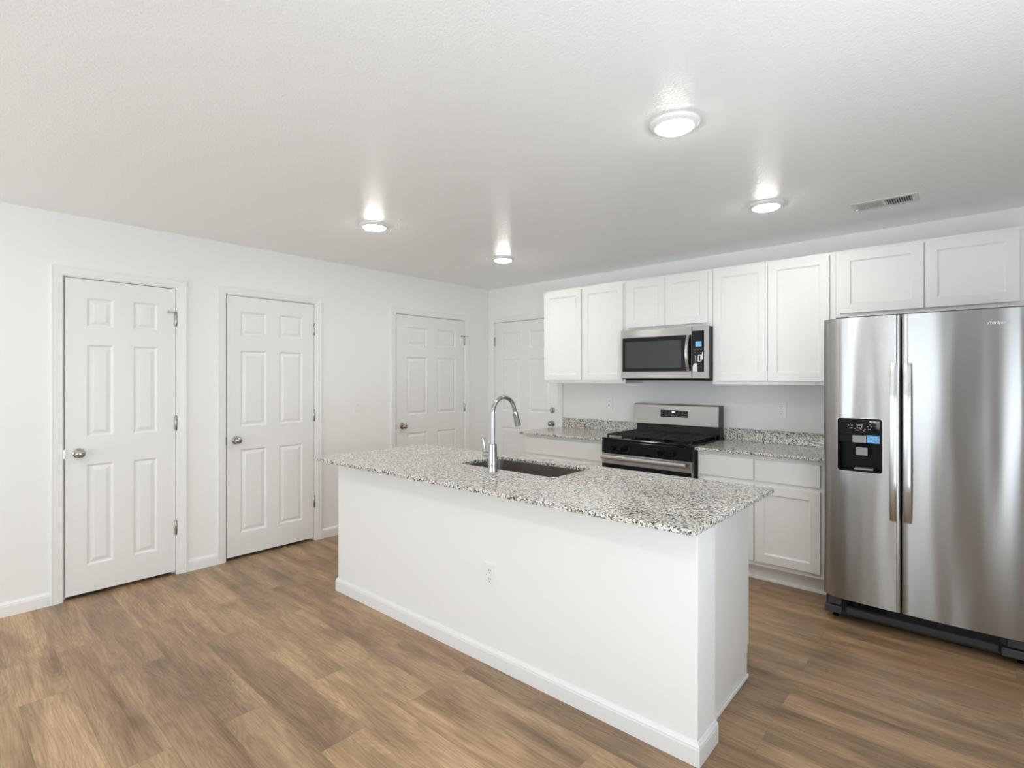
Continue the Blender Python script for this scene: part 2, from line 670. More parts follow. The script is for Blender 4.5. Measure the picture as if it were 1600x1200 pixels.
# unlit hall added behind the camera to darken the refrigerator reflections
mb = MB()
mb.box(ADDED_HALL[0] - .12, ADDED_HALL[0], YR - 3.0, YR - .12, 0, H)
mb.box(ADDED_HALL[1], ADDED_HALL[1] + .12, YR - 3.0, YR - .12, 0, H)
mb.box(ADDED_HALL[0] - .12, ADDED_HALL[1] + .12, YR - 3.12, YR - 3.0, 0, H)
struct(obj('wall_added_hall', mb, M['wall']))
for k, (x0, x1, z0, z1) in enumerate((PATIO, REARWIN)):
    mb = MB()
    xm = (x0 + x1) / 2
    for b in ((x0, x0 + .05, z0, z1), (x1 - .05, x1, z0, z1), (x0, x1, z0, z0 + .05), (x0, x1, z1 - .05, z1), (xm - .03, xm + .03, z0, z1)):
        mb.box(b[0], b[1], YR - .05, YR - .01, b[2], b[3])
    struct(obj('window_%d' % (k + 1), mb, M['trim']))

y0, y1, z0, z1 = ADDED_DOOR
mb = MB()
for b in ((y0, y0 + .05, z0, z1), (y1 - .05, y1, z0, z1), (y0, y1, z0, z0 + .05), (y0, y1, z1 - .05, z1), ((y0 + y1) / 2 - .03, (y0 + y1) / 2 + .03, z0, z1)):
    mb.box(XR + .01, XR + .05, b[0], b[1], b[2], b[3])
struct(obj('window_3', mb, M['trim']))  # frame of the added, unseen door that carries the fill light

# door frames: jambs with stops, and mitred casings
k = 1
for nm, y0, y1 in DOORS_L:
    mb = casing(MB(), on_left, y0 - GAP - .005, y1 + GAP + .005, DZ1 + GAP + .005)
    for a, b in ((y0 - GAP - .0005, y0 + .012), (y1 - .012, y1 + GAP + .0005)):
        mb.box(-0.115, -0.045, a, b, 0.0, DZ1 + GAP)
    mb.box(-0.115, -0.045, y0, y1, DZ1 - .012, DZ1 + GAP)
    struct(obj('trim_%d' % k, mb, M['trim'], bevel=0.0008))
    k += 1
mb = casing(MB(), on_back, DOOR_B[1] - GAP - .005, DOOR_B[2] + GAP + .005, DZ1 + GAP + .005)
for a, b in ((DOOR_B[1] - GAP - .0005, DOOR_B[1] + .012), (DOOR_B[2] - .012, DOOR_B[2] + GAP + .0005)):
    mb.box(a, b, 0.045, 0.115, 0.0, DZ1 + GAP)
mb.box(DOOR_B[1], DOOR_B[2], 0.045, 0.115, DZ1 - .012, DZ1 + GAP)
struct(obj('trim_4', mb, M['trim'], bevel=0.0008))

mb = MB()
edges = [YR] + [e for _, y0, y1 in DOORS_L for e in (y0 - .0665, y1 + .0665)] + [0.0]
for i in range(0, len(edges), 2):
    baseboard(mb, on_left, edges[i], edges[i + 1])
struct(obj('baseboard_left', mb, M['trim']))
mb = baseboard(MB(), on_back, 4.62, XR)
struct(obj('baseboard_back', mb, M['trim']))
mb = MB()
for a0, a1 in ((YR, ADDED_DOOR[0]), (ADDED_DOOR[1], -0.012)):
    baseboard(mb, lambda a, b, d: (XR - d, a, b), a0, a1)
struct(obj('baseboard_right', mb, M['trim']))


# ------------------------------------------------------------------ doors
def knob(fn, a, b, d0, parent):
    def ax(t):
        return Vector(fn(a, b, d0 + t))
    n = (Vector(fn(a, b, 1)) - Vector(fn(a, b, 0)))
    k = obj('door_knob', MB().lathe(ax(0), n, [(0.006, 0.0), (0.0115, 0.003), (0.0115, 0.024), (0.017, 0.028), (0.0255, 0.036), (0.0275, 0.046), (0.0255, 0.056), (0.018, 0.063), (0.006, 0.066)], 28), M['nickel'], parent, smooth=True, label='satin nickel round knob')
    obj('rosette', MB().lathe(ax(0), n, [(0.032, 0.0), (0.032, 0.004), (0.028, 0.008), (0.013, 0.010)], 28), M['nickel'], k, smooth=True)


def hinge(fn, a, b, parent, d=0.0):
    n = Vector(fn(0, 1, 0)) - Vector(fn(0, 0, 0))
    h = obj('hinge', MB().lathe(Vector(fn(a, b - .045, d + .005)), n, [(0.005, -.004), (0.008, 0), (0.008, 0.095), (0.005, 0.099)], 12), M['nickel'], parent, smooth=True, label='satin nickel hinge barrel')
    return h


def six_panel(name, fn, a0, a1, label, mull, stile, hinge_side, knob_a, origin, latch=True, deadbolt=False, pin_stop=0):
    w = (a1 - a0 - mull - 2 * stile) / 2
    hs = []
    for s in (a0 + stile, a0 + stile + w + mull):
        for z0, z1 in ((0.200, 0.850), (1.030, 1.622), (1.735, 1.925)):
            hs.append((s, s + w, z0, z1))
    d_face = 0.0
    mb = panel_slab(fn, a0, a1, DZ0, DZ1, d_face, 0.035, hs, [(0.004, 0.002), (0.012, 0.0095), (0.018, 0.0095), (0.040, 0.0025)])
    d = obj(name, mb, M['door'], origin=origin, bevel=0.0)
    struct(d, label, 'door')
    knob(fn, knob_a, 0.926, d_face, d)
    ha = a1 + GAP / 2 if hinge_side > 0 else a0 - GAP / 2
    for z in (1.826, 1.082, 0.335):
        hinge(fn, ha, z, d)
    la = a0 if hinge_side > 0 else a1
    s = -1 if hinge_side > 0 else 1
    if latch:
        m2 = MB()
        p0 = fn(la + s * .0005, 0.897, -.002)
        p1 = fn(la + s * (GAP + .006), 0.955, 0.0028)
        m2.box(min(p0[0], p1[0]), max(p0[0], p1[0]), min(p0[1], p1[1]), max(p0[1], p1[1]), min(p0[2], p1[2]), max(p0[2], p1[2]))
        obj('strike_plate', m2, M['nickel'], d)
    if deadbolt:
        n = Vector(fn(0, 0, 1)) - Vector(fn(0, 0, 0))
        db = obj('deadbolt', MB().lathe(Vector(fn(knob_a, 1.066, d_face)), n, [(0.031, 0), (0.031, 0.006), (0.026, 0.014), (0.012, 0.016)], 28), M['nickel'], d, smooth=True, label='satin nickel round deadbolt')
        t = MB()
        p0, p1 = fn(knob_a - .006, 1.048, d_face + .014), fn(knob_a + .006, 1.084, d_face + .027)
        t.box(min(p0[0], p1[0]), max(p0[0], p1[0]), min(p0[1], p1[1]), max(p0[1], p1[1]), p0[2], p1[2])
        obj('thumb_turn', t, M['nickel'], db, bevel=0.002)
    if pin_stop:
        # hinge pin door stop: an arm lying over the slab from the top hinge
        q = MB()
        z = 1.874
        q.tube([fn(ha, z, 0.008), fn(ha - .018, z + .002, 0.02), fn(ha - .047, z, 0.012)], 0.0035, 10)
        q.lathe(Vector(fn(ha - .047, z, 0.001)), Vector(fn(0, 0, 1)) - Vector(fn(0, 0, 0)), [(0.007, 0), (0.007, 0.012), (0.004, 0.014)], 14)
        if pin_stop > 1:
            q.tube([fn(ha, z, 0.008), fn(ha + .03, z, 0.024), fn(ha + .042, z, 0.021)], 0.003, 10)
        obj('hinge_stop', q, M['nickel'], d, smooth=True)
    return d


six_panel('door_1', on_left, DOORS_L[0][1], DOORS_L[0][2], 'narrow white six panel door nearest the camera, first in the row of three on the long wall', 0.109, 0.110, 1, -3.752, (0, -3.518, DZ0), pin_stop=1)
six_panel('door_2', on_left, DOORS_L[1][1], DOORS_L[1][2], 'middle white six panel door on the long wall, just before the light switch', 0.102, 0.100, 1, -2.805, (0, -2.52, DZ0))
six_panel('door_3', on_left, DOORS_L[2][1], DOORS_L[2][2], 'wide white six panel door near the room corner, third in the row beyond the light switch', 0.139, 0.126, 1, -1.235, (0, -0.85, DZ0), pin_stop=2)
six_panel('door_4', on_back, DOOR_B[1], DOOR_B[2], 'white six panel door with deadbolt in the corner, partly behind the upper cabinet', 0.135, 0.105, -1, 0.947, (0.56, 0, DZ0), deadbolt=True)


# ------------------------------------------------------------------ outlets and switch
def plate(mb, fn, a, b, w, h, d0=0.0, t=0.006):
    r = 0.006
    poly = []
    for ca, cb, st in ((a + w / 2 - r, b + h / 2 - r, 0), (a - w / 2 + r, b + h / 2 - r, 90), (a - w / 2 + r, b - h / 2 + r, 180), (a + w / 2 - r, b - h / 2 + r, 270)):
        for q in range(4):
            an = math.radians(st + q * 30)
            poly.append((ca + r * math.cos(an), cb + r * math.sin(an)))
    return mb.prism(poly, fn, d0, d0 + t)


def fbox(fn, a0, a1, b0, b1, d0, d1, mb=None):
    mb = mb or MB()
    p, q = fn(a0, b0, d0), fn(a1, b1, d1)
    return mb.box(min(p[0], q[0]), max(p[0], q[0]), min(p[1], q[1]), max(p[1], q[1]), min(p[2], q[2]), max(p[2], q[2]))


def outlet(fn, a, b, label, group):
    t = thing('wall_outlet', label, 'outlet', fn(a, b, 0), group)
    obj('cover_plate', plate(MB(), fn, a, b, 0.074, 0.120), M['plastic_white'], t, bevel=0.0015)
    for s in (-1, 1):
        f = obj('receptacle', plate(MB(), fn, a, b + s * .0205, 0.034, 0.029, 0.006, 0.002), M['plastic_white'], t, bevel=0.0008)
        m = MB()
        fbox(fn, a - .0080, a - .0058, b + s * .0205 + .001, b + s * .0205 + .010, 0.0078, 0.0086, m)
        fbox(fn, a + .0058, a + .0080, b + s * .0205 + .002, b + s * .0205 + .009, 0.0078, 0.0086, m)
        n = Vector(fn(0, 0, 1)) - Vector(fn(0, 0, 0))
        m.lathe(Vector(fn(a, b + s * .0205 - .007, 0.0078)), n, [(0.0028, 0), (0.0028, 0.0008)], 10)
        obj('slots', m, M['slot'], f)
    return t


OUTG = 'white duplex outlets'
outlet(on_back, 1.635, 1.158, 'white duplex outlet on the wall above the short counter left of the range', OUTG)
outlet(on_back, 3.163, 1.160, 'white duplex outlet on the wall between the range and the refrigerator', OUTG)
t = thing('light_switch', 'white double toggle light switch on the wall between two doors', 'light switch', on_left(-1.725, 1.157, 0))
obj('cover_plate', plate(MB(), on_left, -1.725, 1.157, 0.117, 0.120), M['plastic_white'], t, bevel=0.0015)
for s in (-1, 1):
    m = MB()
    y = -1.725 + s * .023
    m.prism([(0.006, 1.146), (0.006, 1.168), (0.014, 1.176), (0.016, 1.168)], lambda a, b, tt: (a, tt, b), y - .0045, y + .0045)
    obj('toggle', m, M['plastic_white'], t)


# ------------------------------------------------------------------ shaker cabinet fronts
SHAKER = [(0.0012, 0.0), (0.005, 0.0055), (0.009, 0.0065), (0.0095, 0.0085)]


def shaker(fn, a0, a1, b0, b1, d_face, name, parent, rail=0.057):
    mb = panel_slab(fn, a0, a1, b0, b1, d_face, 0.0195, [(a0 + rail, a1 - rail, b0 + rail, b1 - rail)], SHAKER)
    return obj(name, mb, M['cabinet'], parent, bevel=0.0012)


def upper_cabinet(x0, x1, z0, z1, doors, dz0, dz1, label):
    t = thing('upper_cabinet', label, 'cabinet', ((x0 + x1) / 2, 0, z0), 'white shaker wall cabinets')
    e = 0.0006
    obj('carcass', MB().box(x0 + e, x1 - e, -0.315, -0.002, z0, z1), M['cabinet'], t, bevel=0.0008)
    for a0, a1 in doors:
        shaker(on_back, a0, a1, dz0, dz1, 0.335, 'cabinet_door', t)
    return t


UZ0, UZ1 = 1.358, 2.262
upper_cabinet(1.090, 1.986, UZ0, UZ1, ((1.0935, 1.528), (1.542, 1.970)), 1.385, 2.243, 'tall two door white wall cabinet left of the microwave, beside the corner door')
upper_cabinet(1.986, 2.748, 1.814, UZ1, ((2.018, 2.3615), (2.3645, 2.716)), 1.842, 2.243, 'short two door white wall cabinet directly above the microwave')
upper_cabinet(2.748, 3.580, UZ0, UZ1, ((2.761, 3.150), (3.158, 3.545)), 1.385, 2.243, 'tall two door white wall cabinet between the microwave and the refrigerator')
upper_cabinet(3.580, 4.496, 1.813, UZ1, ((3.606, 4.047), (4.056, 4.473)), 1.838, 2.243, 'short two door white wall cabinet above the refrigerator')


def drawer_front(x0, x1, z0, z1, y, parent):
    return obj('drawer_front', MB().box(x0, x1, y, y + .0195, z0, z1), M['cabinet'], parent, bevel=0.002)


CZ0, CZ1 = 0.877, 0.897        # underside and top of the stone
BF = -0.590                    # face frame of the base cabinets


def base_cabinet(x0, x1, fronts, label):
    t = thing('base_cabinet', label, 'cabinet', ((x0 + x1) / 2, -0.3, 0), 'white shaker base cabinets')
    obj('carcass', MB().box(x0, x1, BF, -0.003, 0.112, CZ0 - .0005), M['cabinet'], t, bevel=0.0008)
    obj('toe_kick', MB().box(x0, x1, -0.525, -0.505, 0.0, 0.1115), M['cabinet'], t)
    q = MB()
    q.prism([(0, 0), (-.012, 0), (-.012, .008), (-.008, .016), (0, .020)], lambda a, b, s: (s, -0.525 + a, b), x0, x1)
    obj('shoe_molding', q, M['trim'], t)
    for a0, a1 in fronts:
        drawer_front(a0, a1, 0.700, 0.846, BF - .020, t)
        shaker(on_back, a0, a1, 0.146, 0.671, -BF + .020, 'cabinet_door', t)
    return t


base_cabinet(1.062, 1.958, ((1.091, 1.932),), 'white base cabinet with wide drawer left of the range')
base_cabinet(2.742, 3.574, ((2.755, 3.139), (3.147, 3.543)), 'white base cabinet with two drawers between the range and the refrigerator')


def counter(x0, x1, label):
    t = thing('granite_countertop', label, 'countertop', ((x0 + x1) / 2, -0.3, CZ0), 'speckled granite countertops')
    obj('slab', MB().box(x0, x1, -0.645, -0.002, CZ0, CZ1), M['granite'], t, bevel=0.003)
    return t


t = counter(1.028, 1.9565, 'short speckled grey granite counter with upstand left of the range')
obj('backsplash', MB().box(1.086, 1.9565, -0.022, -0.002, CZ1 + .0003, 0.996), M['granite'], t, bevel=0.002)
t = counter(2.738, 3.590, 'speckled grey granite counter with upstand between the range and the refrigerator')
obj('backsplash', MB().box(2.738, 3.590, -0.022, -0.002, CZ1 + .0003, 0.996), M['granite'], t, bevel=0.002)


# ------------------------------------------------------------------ island
SK = 0.0165                    # the island stands about one degree off the range wall


def iy(x, y):
    return y + SK * (x - 1.10)


def ibox(mb, x0, x1, y0, y1, z0, z1):
    o = len(mb.v)
    v = [(x, iy(x, y), z) for x in (x0, x1) for y in (y0, y1) for z in (z0, z1)]
    f = [(0, 1, 3, 2), (4, 6, 7, 5), (0, 4, 5, 1), (2, 3, 7, 6), (0, 2, 6, 4), (1, 5, 7, 3)]
    return mb.add(v, f)


IW0, IW1 = 1.121, 3.526        # ends of the half wall
IYF, IYB = -2.587, -2.412      # its front and back
isl = thing('kitchen_island', 'white kitchen island base with a painted half wall front', 'kitchen island', (2.32, -2.2, 0))
obj('half_wall', ibox(MB(), IW0, IW1, IYF, IYB, 0.0, CZ0 - .0005), M['wall'], isl, bevel=0.003)
q = MB()
n = len(BASEB)
loop = [(IW0, IYB), (IW0, IYF), (IW1, IYF), (IW1, IYB)]
off = [(-1, 0), (-1, -1), (1, -1), (1, 0)]
rows = []
for z, th in BASEB:
    rows.append([(x + ox * th, iy(x, y) + oy * th, z) for (x, y), (ox, oy) in zip(loop, off)])
rows.append(rows[0])
q.sheet(rows)
for e in (0, 3):
    q.add([r[e] for r in rows[:-1]], [tuple(range(n))])
obj('baseboard', q, M['trim'], isl)
IC0, IC1 = 1.20, 3.478         # cabinets behind the half wall
IBF = -1.872                   # their face (towards the range), before the skew
obj('carcass', ibox(MB(), IC0 + .0185, IC1 - .0185, IYB + .0005, IBF - .0205, 0.112, CZ0 - .23), M['cabinet'], isl)
for px in (IC0, IC1 - .018):
    q = MB().prism([(IYB + .0005, 0.0), (IBF - .008, 0.0), (IBF - .008, 0.112), (IBF, 0.112), (IBF, CZ0 - .0005), (IYB + .0005, CZ0 - .0005)], lambda a, b, s: (s, iy(s, a), b), px, px + .018)
    obj('end_panel', q, M['cabinet'], isl, bevel=0.0008)
obj('toe_kick', ibox(MB(), IC0 + .02, IC1 - .02, IBF - .075, IBF - .057, 0.0, 0.1115), M['cabinet'], isl)
obj('shoe_molding', ibox(MB(), IC1, IC1 + .009, IYB + .02, IBF - .008, 0.0, 0.018), M['trim'], isl, bevel=0.004)
q = MB()
ibox(q, IC0 + .0185, IC1 - .0185, IBF - .02, IBF, 0.112, CZ0 - .0005)
obj('face_frame', q, M['cabinet'], isl)


def on_island(a, b, d):
    return (a, iy(a, d), b)


for a0, a1, sink in ((1.23, 1.66, 0), (1.68, 2.28, 0), (2.30, 2.72, 0), (2.74, 3.10, 0), (3.115, 3.4775, 0)):
    shaker(on_island, a0, a1, 0.146, 0.671, IBF + .020, 'cabinet_door', isl)
    obj('drawer_front', ibox(MB(), a0, a1, IBF, IBF + .0195, 0.700, 0.846), M['cabinet'], isl, bevel=0.002)


def on_island_front(a, b, d):
    return (a, iy(a, IYF) - d, b)


outlet(on_island_front, 2.5025, 0.438, 'white duplex outlet low on the front of the island', OUTG)

# worktop with a cut-out for the sink
IT0, IT1 = 1.100, 3.580
ITF, ITB = -2.748, -1.846
SX0, SX1, SY0, SY1, SR = 1.968, 2.668, -2.301, -1.935, 0.035


def rounded(x0, x1, y0, y1, r, k=6):
    pts = []
    for cx, cy, st in ((x1 - r, y1 - r, 0), (x0 + r, y1 - r, 90), (x0 + r, y0 + r, 180), (x1 - r, y0 + r, 270)):
        for i in range(k + 1):
            a = math.radians(st + 90 * i / k)
            pts.append((cx + r * math.cos(a), cy + r * math.sin(a)))
    return pts


def slab_with_hole(outer, inner, z0, z1):
    bm = bmesh.new()
    vo = [bm.verts.new((*p, z1)) for p in outer]
    vi = [bm.verts.new((*p, z1)) for p in inner]
    ed = [bm.edges.new((l[i], l[(i + 1) % len(l)])) for l in (vo, vi) for i in range(len(l))]
    r = bmesh.ops.triangle_fill(bm, edges=ed, use_beauty=True, use_dissolve=False)
    mb = MB()
    bm.verts.index_update()
    top = [v.co.copy() for v in bm.verts]
    nv = len(top)
    fs = [tuple(v.index for v in f.verts) for f in bm.faces]
    no, ni = len(vo), len(vi)
    bm.free()
    verts = [(p.x, p.y, z1) for p in top] + [(p.x, p.y, z0) for p in top]
    faces = fs + [tuple(i + nv for i in reversed(f)) for f in fs]
    for st, cnt in ((0, no), (no, ni)):
        for i in range(cnt):
            a, b = st + i, st + (i + 1) % cnt
            faces.append((a, b, b + nv, a + nv))
    return mb.add(verts, faces)


ct = thing('granite_countertop', 'large speckled granite island worktop with a sink cut-out', 'countertop', (2.34, -2.3, CZ0), 'speckled granite countertops')
outer = [(IT0, iy(IT0, ITF)), (IT1, iy(IT1, ITF)), (IT1 + .006, iy(IT1, ITB)), (IT0, iy(IT0, ITB))]
inner = [(x, iy(x, y)) for x, y in rounded(SX0, SX1, SY0, SY1, SR)]
obj('slab', slab_with_hole(outer, inner, CZ0, CZ1), M['granite'], ct, bevel=0.0025)

sk = thing('kitchen_sink', 'stainless steel undermount sink set into the island worktop', 'sink', (2.32, -2.1, 0.66))
ZB = 0.66
g = 0.006
ring = lambda d, r, z: [(x, iy(x, y), z) for x, y in rounded(SX0 - d, SX1 + d, SY0 - d, SY1 + d, r)]
q = MB()
zt = CZ0 - .0004
prof = [ring(g, SR + g, zt), ring(g, SR + g, ZB + .04), ring(g - .008, SR, ZB + .012), ring(g - .04, SR, ZB), ring(g - .04, SR, ZB - .002), ring(g + .002, SR + g, ZB + .01), ring(g + .002, SR + g, zt - .002), ring(g + .02, SR + g, zt - .002), ring(g + .02, SR + g, zt), ring(g, SR + g, zt)]
rows = [r + [r[0]] for r in prof]
q.sheet(rows)
m = len(prof[0])
q.add(prof[3], [tuple(range(m))])
q.add(prof[4], [tuple(range(m))])
obj('basin', q, M['sink_steel'], sk, smooth=True)
obj('drain', MB().lathe((2.32, iy(2.32, -2.12), ZB), (0, 0, 1), [(0.055, 0.0005), (0.055, 0.003), (0.04, 0.003), (0.036, 0.001), (0.005, 0.001)], 24), M['chrome'], sk, smooth=True)

# faucet
FX, FY = 2.318, -2.357
fa = thing('kitchen_faucet', 'tall chrome gooseneck kitchen faucet standing in front of the island sink', 'faucet', (FX, FY, CZ1))
obj('body', MB().lathe((FX, FY, CZ1), (0, 0, 1), [(0.0275, 0.0002), (0.0275, 0.004), (0.0262, 0.008), (0.0255, 0.03), (0.0215, 0.148), (0.0205, 0.152), (0.013, 0.1525)], 32), M['chrome'], fa, smooth=True)
R = 0.088
ZA = 1.212
pts = [(FX, FY, 1.046), (FX, FY, 1.12), (FX, FY, 1.18)]
A1 = 162
for i in range(0, 19):
    a = math.radians(A1 * i / 18)
    pts.append((FX + .004 * i / 18, FY + R - R * math.cos(a), ZA + R * math.sin(a)))
a = math.radians(A1)
dy, dz = math.sin(a), math.cos(a)
ex, ey, ez = pts[-1]
obj('neck', MB().tube(pts, 0.0115, 20), M['chrome'], fa, smooth=True)
q = MB()
P = lambda s: (ex, ey + dy * (s + .026), ez + dz * (s + .026))
obj('hose_tip', MB().tube([(ex, ey - dy * .004, ez - dz * .004), P(.002)], 0.0114, 20), M['chrome'], fa, smooth=True)
q.tube([P(-.002), P(0.0), P(.004), P(.012), P(.07), P(.082), P(.084)], [0.0125, 0.0135, 0.0140, 0.0150, 0.0185, 0.0185, 0.0165], 22)
sh = obj('spray_head', q, M['chrome'], fa, smooth=True)
obj('spray_button', MB().tube([(ex, ey + .015 + dy * .056, ez + dz * .056), (ex, ey + .018 + dy * .078, ez + dz * .078)], 0.005, 10), M['black_plastic'], sh, smooth=True, label='black spray button')
q = MB()
q.lathe((FX - .018, FY, 0.987), (-1, 0, 0), [(0.0155, 0), (0.0155, 0.045), (0.013, 0.050), (0.004, 0.051)], 22)
hb = obj('handle_hub', q, M['chrome'], fa, smooth=True)
obj('lever', MB().tube([(FX - .057, FY, 0.997), (FX - .061, FY, 1.03), (FX - .072, FY - .004, 1.075)], [0.005, 0.0055, 0.0065], 14), M['chrome'], hb, smooth=True)


# ------------------------------------------------------------------ microwave
X0, X1 = 1.990, 2.748
mw = thing('microwave', 'stainless over the range microwave under the short wall cabinet', 'microwave', (2.37, 0, 1.39))
obj('body', MB().box(X0 + .002, X1 - .001, -0.382, -0.003, 1.398, 1.8125), M['dark_side'], mw, bevel=0.003)
obj('bottom_grille', MB().box(X0 + .03, X1 - .006, -0.372, -0.03, 1.386, 1.3978), M['black_plastic'], mw, bevel=0.002)
DX1 = 2.6185
dr = obj('door', panel_slab(on_back, X0, DX1, 1.404, 1.812, 0.405, 0.022, [(X0 + .017, DX1 - .0025, 1.459, 1.748)], [(0.0, 0.004)]), M['steel'], mw, bevel=0.0015, uv='h')
q = plate(MB(), on_back, (X0 + DX1 + .0145) / 2, (1.459 + 1.748) / 2, DX1 - X0 - .0215, 0.285, 0.4012, 0.004)
wd = obj('window', q, M['black_glass'], dr, label='black glass window')
q = MB()
wa0, wa1, wb0, wb1 = X0 + .042, DX1 - .085, 1.489, 1.712
obj('window_screen', plate(MB(), on_back, (wa0 + wa1) / 2, (wb0 + wb1) / 2, wa1 - wa0, wb1 - wb0, 0.4053, 0.0004), simple('window_screen', (0.03, 0.032, 0.034), 0.03, 0, 0.6), wd)
# bowed handle
q = MB()
hx0, hx1 = 2.578, 2.604
rows = []
for i in range(17):
    f = i / 16
    z = 1.470 + (1.742 - 1.470) * f
    yy = -0.414 - 0.036 * math.sin(math.pi * f) ** 0.8
    rows.append([(hx0, yy + .004, z), (hx0 + .004, yy - .004, z), (hx1 - .004, yy - .004, z), (hx1, yy + .004, z), (hx1 - .004, yy + .009, z), (hx0 + .004, yy + .009, z), (hx0, yy + .004, z)])
q.sheet(rows)
q.add(rows[0][:-1], [tuple(range(6))])
q.add(rows[-1][:-1], [tuple(range(6))])
for z in (1.474, 1.738):
    q.box(hx0 + .004, hx1 - .004, -0.414, -0.4055, z - .008, z + .008)
obj('handle', q, M['steel_handle'], dr, smooth=True, uv='v')
cp = obj('control_panel', MB().box(2.6215, X1, -0.405, -0.3825, 1.404, 1.812), M['steel'], mw, bevel=0.0015, uv='h')
kp = obj('keypad', plate(MB(), on_back, 2.6695, 1.6155, 0.093, 0.322, 0.4052, 0.0016), M['black_glass'], cp, label='black glass keypad')
obj('display', fbox(on_back, 2.650, 2.697, 1.652, 1.692, 0.4068, 0.4074), M['screen'], kp, label='lit blue display')
q = MB()
for r in range(7):
    for c in range(3):
        fbox(on_back, 2.640 + c * .0235, 2.652 + c * .0235, 1.625 - r * .022, 1.6275 - r * .022, 0.4068, 0.4072, q)
obj('key_print', q, M['ink'], kp)
st = MB()
fbox(on_back, 2.627, 2.665, 1.457, 1.497, 0.4068, 0.4075, st)
st.prism([(2.627, 1.497), (2.665, 1.497), (2.660, 1.520), (2.647, 1.524), (2.634, 1.514)], on_back, 0.4068, 0.4075)
obj('paper_label', st, M['paper'], kp, label='white paper label')
st = MB()
fbox(on_back, 2.668, 2.676, 1.535, 1.585, 0.4068, 0.4074, st)
fbox(on_back, 2.688, 2.698, 1.540, 1.590, 0.4068, 0.4074, st)
fbox(on_back, 2.672, 2.692, 1.580, 1.590, 0.4068, 0.4074, st)
fbox(on_back, 2.672, 2.690, 1.532, 1.538, 0.4068, 0.4074, st)
fbox(on_back, 2.648, 2.654, 1.538, 1.580, 0.4068, 0.4074, st)
st.prism([(2.696, 1.552), (2.708, 1.552), (2.7125, 1.590), (2.703, 1.612)], on_back, 0.4068, 0.4074)
obj('paper_label', st, M['paper'], kp, label='torn white sticker')
q = MB()
q.tube([(2.352 + .016 * math.cos(math.radians(a)) * 1.3, -0.4056, 1.782 + .009 * math.sin(math.radians(a))) for a in range(-160, 130, 20)], 0.0012, 6)
q.tube([(2.345, -0.4056, 1.772), (2.356, -0.4056, 1.778), (2.366, -0.4056, 1.790)], 0.0012, 6)
obj('emblem', q, M['print'], dr)


# ------------------------------------------------------------------ gas range
X0, X1 = 1.966, 2.731
XM = (X0 + X1) / 2
rg = thing('gas_range', 'stainless and black gas range between the two base cabinets', 'range', (XM, -0.33, 0))
obj('body', MB().box(X0 + .002, X1 - .002, -0.635, -0.004, 0.04, 0.895), M['dark_side'], rg, bevel=0.002)
q = MB()
for x in (X0 + .04, X1 - .04):
    for y in (-0.58, -0.06):
        q = MB().lathe((x, y, 0.0), (0, 0, 1), [(0.018, 0), (0.018, 0.012), (0.01, 0.014), (0.01, 0.0395)], 14)
        obj('foot', q, M['black_plastic'], rg)
ck = obj('cooktop', MB().prism([(-0.668, 0.896), (-0.672, 0.905), (-0.668, 0.914), (-0.640, 0.916), (-0.628, 0.908), (-0.120, 0.908), (-0.110, 0.914), (-0.006, 0.914), (-0.006, 0.896)], lambda a, b, s: (s, a, b), X0, X1), M['black_enamel'], rg, bevel=0.001)
for cx, cy, r in ((X0 + .165, -0.49, .048), (X0 + .165, -0.24, .040), (X1 - .165, -0.49, .052), (X1 - .165, -0.24, .034), (XM, -0.365, .040)):
    b = obj('burner', MB().lathe((cx, cy, 0.9083), (0, 0, 1), [(r + .012, 0), (r + .010, .006), (r, .008), (r, .014), (r * .86, .016), (r * .84, .021), (r * .6, .023), (.004, .0235)], 28), M['cast_iron'], rg, smooth=True)
# cast iron grates: three side by side
for gi in range(3):
    gx0 = X0 + .018 + gi * (X1 - X0 - .036) / 3 + .002
    gx1 = X0 + .018 + (gi + 1) * (X1 - X0 - .036) / 3 - .002
    q = MB()
    zt0, zt1 = 0.932, 0.944
    for x in (gx0, gx1 - .012):
        q.box(x, x + .012, -0.622, -0.125, zt0, zt1)
    for y in (-0.622, -0.379, -0.137):
        q.box(gx0, gx1, y, y + .012, zt0, zt1)
    cx = (gx0 + gx1) / 2
    q.box(cx - .005, cx + .005, -0.622, -0.125, zt0 + .002, zt1)
    for cy in (-0.49, -0.25):
        q.box(gx0, gx1, cy - .005, cy + .005, zt0 + .002, zt1)
        q.box(gx0, gx1, cy - .065, cy - .057, zt0 + .003, zt1 - .001)
        q.box(gx0, gx1, cy + .057, cy + .065, zt0 + .003, zt1 - .001)
    for x in (gx0, gx1 - .012):
        for y in (-0.622, -0.379, -0.137):
            q.box(x, x + .012, y, y + .012, 0.9095, zt0)
    obj('grate', q, M['cast_iron'], rg, bevel=0.002)
obj('control_panel', MB().prism([(-0.640, 0.794), (-0.669, 0.794), (-0.673, 0.800), (-0.668, 0.890), (-0.640, 0.890)], lambda a, b, s: (s, a, b), X0, X1), M['black_enamel'], rg, bevel=0.002)
for kx in (X0 + .105, X0 + .205, X1 - .245, X1 - .145):
    k = obj('knob', MB().lathe((kx, -0.6705, 0.838), (0, -1, 0.03), [(0.024, 0.0), (0.024, 0.006), (0.020, 0.010), (0.0185, 0.030), (0.016, 0.033), (0.004, 0.0335)], 26), M['black_plastic'], rg, smooth=True)
    obj('grip', MB().box(kx - .0045, kx + .0045, -0.714, -0.703, 0.819, 0.857), M['black_plastic'], k, bevel=0.002)
od = obj('oven_door', MB().box(X0 + .003, X1 - .003, -0.672, -0.6355, 0.235, 0.786), M['steel'], rg, bevel=0.003, uv='h')
